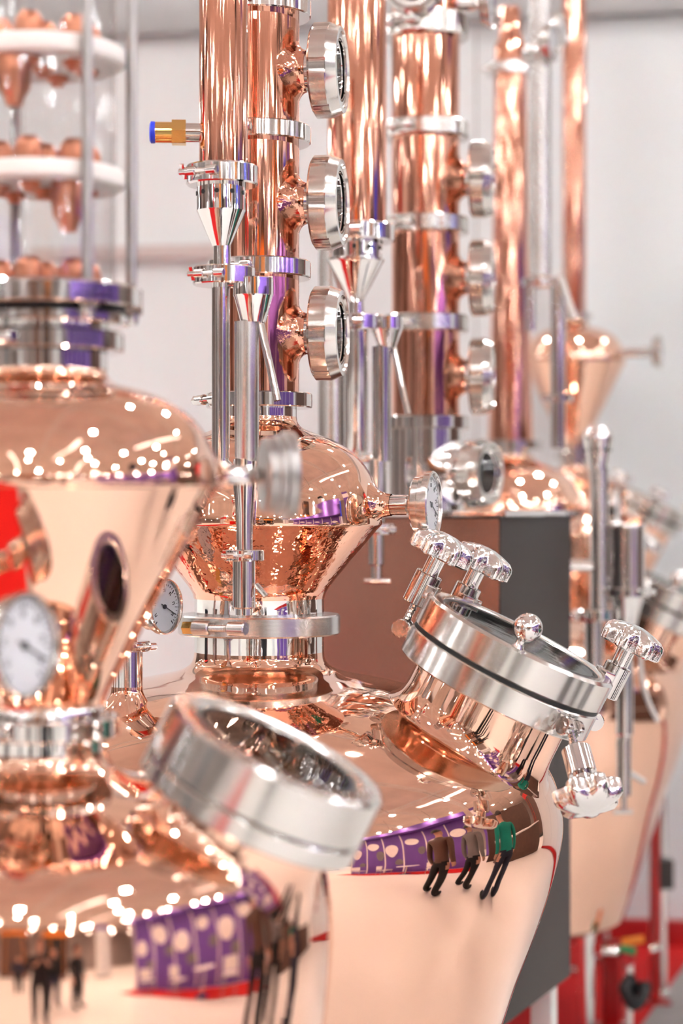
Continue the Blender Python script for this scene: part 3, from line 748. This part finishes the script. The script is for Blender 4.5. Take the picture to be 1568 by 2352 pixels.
def parrot():
    D = 5.75; s = F / D; org = 1377
    t = thing('spirit_outlet', 'blurred steel outlet pipe with round cap and side valve, right of the hatch', 'pipe', ((org - 784) / s, D, 0))
    V = lambda n, cx, pts, m, **k: vpart(n, t, org, s, cx, pts, m, **k)
    q = lambda x, y, d=0: Vector(((x - org) / s, d, EYE + (1176 - y) / s))
    V('round_cap', 1373, [(0.0, 976), (18, 979), (30, 989), (35, 1004), (34, 1016)], M_STM, sm=True)
    fb = V('cap_cone', 1373, [(34, 1014), (33, 1024), (22, 1072), (22, 1080)], M_STM); holes(t, org, s, 1373, 1034, 31.5, 10, fb, hr=4)
    V('riser_pipe', 1376, [(21, 1076), (21, 1405)], M_STB)
    clamp(t, ((1370 - org) / s, 0, EYE + (1176 - 1412) / s), 54 / s, 26 / s, 18 / s, math.radians(-140), .7, M_ST, wing=True)
    V('lower_pipe', 1366, [(22, 1424), (22, 1600), (16, 1606)], M_STB, dy=.03)
    h = ob('side_pipe', tubev([q(1372, 1300), q(1164, 1296)], 15 / s, 20), M_STM, t)
    vv = ob('side_valve', lathe(smooth_prof([(18 / s, -32 / s), (26 / s, -24 / s), (30 / s, 0), (26 / s, 24 / s), (18 / s, 34 / s), (18 / s, 44 / s)], 4) + [(27 / s, 46 / s), (27 / s, 58 / s), (0, 60 / s)], 24), M_STM, t, loc=q(1254, 1298))
    ob('valve_stem', lathe([(13 / s, -66 / s), (10 / s, -30 / s)], 16), M_ST, vv)
    ob('butterfly_handle', join(boxv(52 / s, 12 / s, 14 / s, (-6 / s, 0, -72 / s), 2 / s)), M_COPT, vv)
    V('sight_cup', 1437, [(43, 1210), (43, 1350)], M_ST, caps=False); V('cup_rim', 1437, [(45, 1204), (46, 1208), (46, 1212), (43, 1214)], M_STD, caps=False)
    ob('cup_bracket', tubev([q(1377, 1330), q(1437, 1330)], 12 / s, 12), M_ST, t)
    clamp(t, ((1437 - org) / s, 0, EYE + (1176 - 1360) / s), 54 / s, 22 / s, 38 / s, math.radians(-40), .8, M_ST, name='cup_clamp')
    V('cup_cone', 1437, [(43, 1370), (41, 1374), (20, 1456)], M_STM)
    V('drain_pipe', 1434, [(20, 1454), (20, 1685), (16, 1690), (16, 1700)], M_ST)
    V('lower_drain', 1432, [(17, 1698), (17, 1826), (7, 1830), (7, 1862)], M_STD)
    ob('tap_handle', tubev([q(1407, 1864), q(1452, 1864)], 7 / s, 12), M_STM, t)
    ob('pale_hose', tubev(curve_pts([q(1437, 1468), q(1466, 1482), q(1474, 1560), q(1490, 1615), q(1511, 1658)], 6), 6 / s, 12), M_HOSE, t)
    ob('tap_lever', tubev([q(1440, 1772), q(1481, 1797)], 7 / s, 12), M_HOSE, t)
parrot()

def post():
    D = 7.4; s = F / D; org = 1520
    t = thing('instrument_post', 'thin steel post with a grey box at the right, before the white wall', 'post', ((org - 784) / s, D, 0))
    zf = lambda y: EYE + (1176 - y) / s
    ob('post', lathe([(11 / s, .012), (11 / s, zf(1640))], 20), M_ST, t)
    ob('post_foot', lathe([(26 / s, .012), (26 / s, .022), (14 / s, .03)], 24), M_STM, t)
    ob('junction_box', boxv(50 / s, 40 / s, 66 / s, (-4 / s, -20 / s, zf(2003)), .006), M_DKCAB, t)
post()
def drain():
    D = 6.75; s = F / D; org = 1440
    t = thing('drain_valve', 'drain valve with orange and green handles below the far pot', 'valve', ((org - 784) / s, D, 0))
    q = lambda x, y, d=0: Vector(((x - org) / s, d, EYE + (1176 - y) / s))
    ob('drain_tube', tubev(curve_pts([q(1380, 2185), q(1420, 2186), q(1440, 2200), q(1440, 2330), Vector((0, 0, .02))], 5), 13 / s, 14), M_ST, t)
    ob('orange_handle', tubev([q(1425, 2160, -.03), q(1475, 2152, -.03)], 9 / s, 12), M_ORANGE, t); ob('green_handle', tubev([q(1420, 2172, -.04), q(1455, 2180, -.04)], 9 / s, 12), M_GREEN, t)
    ob('red_wheel', lathe([(0, -.008), (.024, -.008), (.027, 0), (.024, .008), (0, .008)], 24), M_POST, t, M=frame(q(1437, 2195, -.04), (.2, -1, .2)))
    ob('black_hose', tubev(curve_pts([q(1450, 2245, -.02), q(1430, 2262, -.05), q(1452, 2300, -.05), q(1478, 2262, -.03), q(1440, 2290, 0)], 6), 15 / s, 12), M_BLACK, t)
    ob('lever_end', tubev([q(1490, 2176, -.03), q(1512, 2168, -.03)], 8 / s, 12), M_STM, t)
drain()
for (x, y, D, n) in ((1402, 2160, 6.9, 'left'), (1502, 1760, 7.25, 'right')):
    s = F / D; zz = EYE + (1176 - y) / s
    o = ob('frame_post', join(boxv(.055 if n == 'left' else .03, .05, zz - .012, (0, 0, (zz + .012) / 2), .003), boxv(.11, .09, .012, (0, 0, .018), .002)), M_POST, loc=((x - 784) / s, D, 0))
    tag(o, 'thick dark red steel post under the far pot' if n == 'left' else 'thin dark red steel post beside the grey instrument box', 'post')
# ================================================================== the hall across the aisle (seen in the polished copper)
def booth():
    t = thing('purple_booth', 'purple exhibition booth wall with white round pictures across the aisle', 'booth', (4.15, .9, 0), rz=math.radians(-8))
    ob('back_panel', boxv(.08, 5.3, 2.7, (0, 0, 1.36)), M_PURP, t)
    cpt = ob('floor_booth_carpet', boxv(.75, 5.4, .012, (-.43, 0, .006)), M_CARPET); cpt.location = (4.10, .9, 0); cpt.rotation_euler = (0, 0, math.radians(-8)); struct(cpt, 'red carpet in front of the purple booth', 'carpet')
    for k in range(6):
        y = -2.25 + k * .86; zc = 1.9 if k % 2 else 1.55; r = .30 if k % 3 else .24
        ob('round_picture', lathe([(0, 0), (r, 0), (r, .02), (0, .02)], 32), M_WHITEP, t, M=frame((-.045, y, zc), (-1, 0, 0)))
        ob('round_picture', lathe([(0, 0), (r * .6, 0), (r * .6, .02), (0, .02)], 32), M_CLOTH_GREY, t, M=frame((-.045, y + .3, zc - .55), (-1, 0, 0)))
    for k in range(7):
        ob('panel_stripe', boxv(.02, .05, 2.6, (-.05, -2.6 + k * .86, 1.36)), M_WHITEP, t)
    ob('fascia', boxv(.5, 5.35, .25, (-.2, 0, 2.83)), M_PURP, t)
    for k in range(6):
        sp = ob('spot_lamp', lathe([(0, .1), (.05, .1), (.06, 0)], 16, caps=False), M_BEAM, t, loc=(-.62, -2.3 + k * .92, 3.0))
        ob('spot_lens', LAMP_L, None, sp, M=Matrix.Diagonal((.34, .34, .34, 1)))
        ob('spot_arm', tubev([(0, 0, .08), (.4, 0, -.05)], .012, 8), M_BEAM, sp)
booth()
def chair(x, y, rz, label):
    t = thing('white_chair', label, 'chair', (x, y, .012), 'booth chairs', rz)
    ob('seat', boxv(.42, .42, .04, (0, 0, .45), .012), M_WHITEP, t); ob('backrest', boxv(.40, .03, .32, (0, .2, .72), .012), M_WHITEP, t)
    for a in (-.18, .18):
        for b in (-.18, .18): ob('leg', tubev([(a, b, 0), (a, b, .45 if b < 0 else .72)], .012, 8), M_ST, t)
chair(3.35, -.7, 1.2, 'white chair in the purple booth, nearest the black-suited visitors'); chair(3.45, .5, 1.9, 'white chair in the middle of the purple booth'); chair(3.5, 2.3, 1.5, 'white chair at the far end of the purple booth')
tb = thing('round_table', 'white round table among the chairs of the purple booth', 'table', (3.5, 1.4, .012))
ob('table_top', lathe([(0, .70), (.34, .70), (.35, .715), (.34, .73), (0, .73)], 40), M_WHITEP, tb); ob('table_leg', lathe([(.2, 0), (.2, .01), (.03, .03), (.03, .70)], 24), M_ST, tb)
bb = thing('brown_booth', 'dark brown exhibition booth further along the aisle', 'booth', (5.2, 5.7, 0), rz=math.radians(-10))
ob('counter', boxv(.7, 2.8, 1.05, (-.5, 0, .525), .01), M_BROWN, bb); ob('counter_top', boxv(.76, 2.86, .04, (-.5, 0, 1.07), .01), M_WHITEP, bb); ob('back_panel', boxv(.1, 3.2, 2.6, (.4, 0, 1.3)), M_BROWN, bb)

def tower(x, y, w_, d_, h_, rz, m, band, label):
    t = thing('display_tower', label, 'display', (x, y, 0), 'display towers of other booths', rz)
    ob('tower_body', boxv(w_, d_, h_, (0, 0, h_ / 2), .02), m, t); ob('tower_band', boxv(w_ + .04, d_ + .04, h_ * .13, (0, 0, h_ * .86), .01), band, t)
    ob('tower_base', boxv(w_ + .1, d_ + .1, .12, (0, 0, .06), .01), M_BLACK, t)
    for k in (-1, 1): ob('tower_strip', boxv(.06, d_ + .03, h_ * .7, (k * w_ * .3, 0, h_ * .42)), band, t)
for k, a in enumerate([(-3.5, -9, 1.2, .5, 4.2, .2, M_BROWN, M_WHITEP, 'tall brown display tower with white band behind the photographer'), (-7, -7, 1.6, .6, 5.0, .5, M_WALL, M_RED, 'white display tower with a red band far left behind the photographer'),
          (2.5, -10, 2.0, .6, 4.6, -.1, M_CLOTH_BLACK, M_ORANGE, 'black display tower with an orange band'), (6.5, -9, 1.4, .6, 5.2, -.4, M_WALL, M_PURP, 'white display tower with a purple band'),
          (9.5, -5, 1.2, 1.2, 5.5, .3, M_BROWN, M_ORANGE, 'brown display tower with an orange band'), (11, -1.5, 1.0, 1.0, 6.0, .1, M_CLOTH_BLACK, M_WHITEP, 'black display tower with a white band'),
          (10.5, 5, 1.5, 1.5, 5.6, .2, M_PURP, M_WHITEP, 'purple display tower with a white band'), (10.5, 12, 1.2, 1.6, 5.0, .1, M_BROWN, M_RED, 'brown display tower with a red band'),
          (-9.5, -2, 1.2, 1.6, 4.4, 0, M_CLOTH_GREY, M_WHITEP, 'grey display tower with a white band'), (-9, 3, 1.2, 1.4, 4.8, .1, M_BROWN, M_WALL, 'brown display tower at the left of the stills'),
          (-11, 7, 1.4, 1.4, 5.2, .1, M_CLOTH_BLACK, M_RED, 'black display tower with a red band'), (13, 2, 1.3, 2.2, 5.2, 0, M_WALL, M_BLUE, 'white display tower with a blue band'),
          (-1, -14, 3.0, .6, 5.8, 0, M_BROWN, M_ORANGE, 'wide brown display tower at the end of the aisle'), (16, -9, 2, 2, 6.2, .5, M_CLOTH_BLACK, M_WHITEP, 'black display tower far to the right')]): tower(*a)
def person(label, x, y, rz, top, pants, hair=True, arms='down', h=1.75):
    k = h / 1.76
    J = [(0, 0, .95), (0, .0, 1.10), (0, 0, 1.30), (0, .01, 1.45), (0, 0, 1.53), (0, -.02, 1.60), (0, -.015, 1.68), (0, 0, 1.745)]
    R = [(.15, .11), (.14, .10), (.17, .115), (.085, .075), (.055, .055), (.07, .085), (.078, .098), (.05, .06)]
    E = [(i, i + 1) for i in range(7)]
    for s in (-1, 1):
        b = len(J)
        if arms == 'down': pts = [(.20, .01, 1.41), (.245, .03, 1.13), (.235, -.05, .90), (.235, -.07, .83)]
        else: pts = [(.20, .01, 1.41), (.25, -.02, 1.14), (.12, -.26, 1.24), (.08, -.31, 1.29)]
        J += [(p[0] * s, p[1], p[2]) for p in pts]; R += [(.066, .066), (.05, .05), (.034, .034), (.036, .024)]
        E += [(2, b), (b, b + 1), (b + 1, b + 2), (b + 2, b + 3)]
        hd = Vector(J[b + 3]); dr = (hd - Vector(J[b + 2])).normalized(); sd = Vector((0, 1, 0)) if arms == 'down' else Vector((0, .3, 1)).normalized()
        for fi, (o_, L) in enumerate(((-.03, .075), (-.01, .085), (.01, .08), (.028, .065))):
            J.append(tuple(hd + dr * L * .5 + sd * o_)); R.append((.010, .010)); E.append((b + 3, len(J) - 1))
            J.append(tuple(hd + dr * L + sd * o_ + Vector((-.012 * s, 0, 0)))); R.append((.008, .008)); E.append((len(J) - 2, len(J) - 1))
        J.append(tuple(hd + sd * -.045 + dr * .005)); R.append((.010, .010)); E.append((b + 2, len(J) - 1))
        b = len(J)
        J += [(.10 * s, 0, .86), (.115 * s, -.015, .50), (.12 * s, .03, .10), (.13 * s, -.06, .045), (.14 * s, -.17, .035)]
        R += [(.108, .115), (.082, .085), (.066, .07), (.045, .04), (.035, .028)]
        E += [(0, b), (b, b + 1), (b + 1, b + 2), (b + 2, b + 3), (b + 3, b + 4)]
    me = bpy.data.meshes.new('body'); me.from_pydata([tuple(c * k for c in p) for p in J], E, [])
    o = bpy.data.objects.new('tmp', me); C.objects.link(o)
    md = o.modifiers.new('s', 'SKIN'); md.use_smooth_shade = True
    for i, q in enumerate(me.skin_vertices[0].data): q.radius = (R[i][0] * k, R[i][1] * k); q.use_root = (i == 0)
    sb = o.modifiers.new('u', 'SUBSURF'); sb.levels = 2; sb.render_levels = 2
    dg = bpy.context.evaluated_depsgraph_get(); m2 = bpy.data.meshes.new_from_object(o.evaluated_get(dg)); bpy.data.objects.remove(o)
    for q in (top, pants, M_SKIN, M_CLOTH_BLACK): m2.materials.append(q)
    for p in m2.polygons:
        c = p.center / k
        hand = (abs(c.x) > .17 and c.z < .93 and arms == 'down') or (arms != 'down' and c.y < -.24)
        p.material_index = 2 if (c.z > 1.49 or (hand and c.z > .7)) else 3 if c.z < .075 else 1 if (c.z < .98 and abs(c.x) < .21) else 0
        p.use_smooth = True
    m2.name = 'person_body'
    ob_ = bpy.data.objects.new('person', m2); C.objects.link(ob_); ob_.location = (x, y, .001); ob_.rotation_euler = (0, 0, rz)
    tag(ob_, label, 'person')
    hp = []
    for i in range(9):
        t_ = PI / 2 * i / 8; hp.append((.092 * k * math.cos(t_) + .0001, .105 * k * math.sin(t_)))
    hr = ob('hair', lathe(hp, 24), M_HAIR, ob_, M=Matrix.Translation((0, .012 * k, 1.69 * k)) @ Matrix.Rotation(math.radians(-18), 4, 'X') @ Matrix.Diagonal((.93, 1.15, 1, 1)))
    return ob_
person('person in black holding both hands up before the chest, opposite the hatch', -.02, -.42, PI, M_CLOTH_BLACK, M_CLOTH_BLACK, arms='up', h=1.80)
person('person in a dark brown shirt and black trousers standing in the aisle', 1.95, 3.05, 1.9, M_BROWN, M_CLOTH_BLACK)
person('person in grey jacket and black trousers standing further into the aisle', 2.4, 3.55, 2.2, M_CLOTH_GREY, M_CLOTH_BLACK)
person('person in a teal shirt and navy trousers at the aisle', 2.2, 4.25, 1.2, M_CLOTH_TEAL, M_CLOTH_NAVY)
person('person in a long black coat standing in the aisle behind the camera', 1.05, -1.0, 2.7, M_CLOTH_BLACK, M_CLOTH_BLACK)
person('person in black beside the one in the long coat', .45, -1.35, 3.0, M_CLOTH_BLACK, M_CLOTH_NAVY)
person('person in navy walking far down the aisle', -.5, -3.6, 3.3, M_CLOTH_NAVY, M_CLOTH_BLACK)
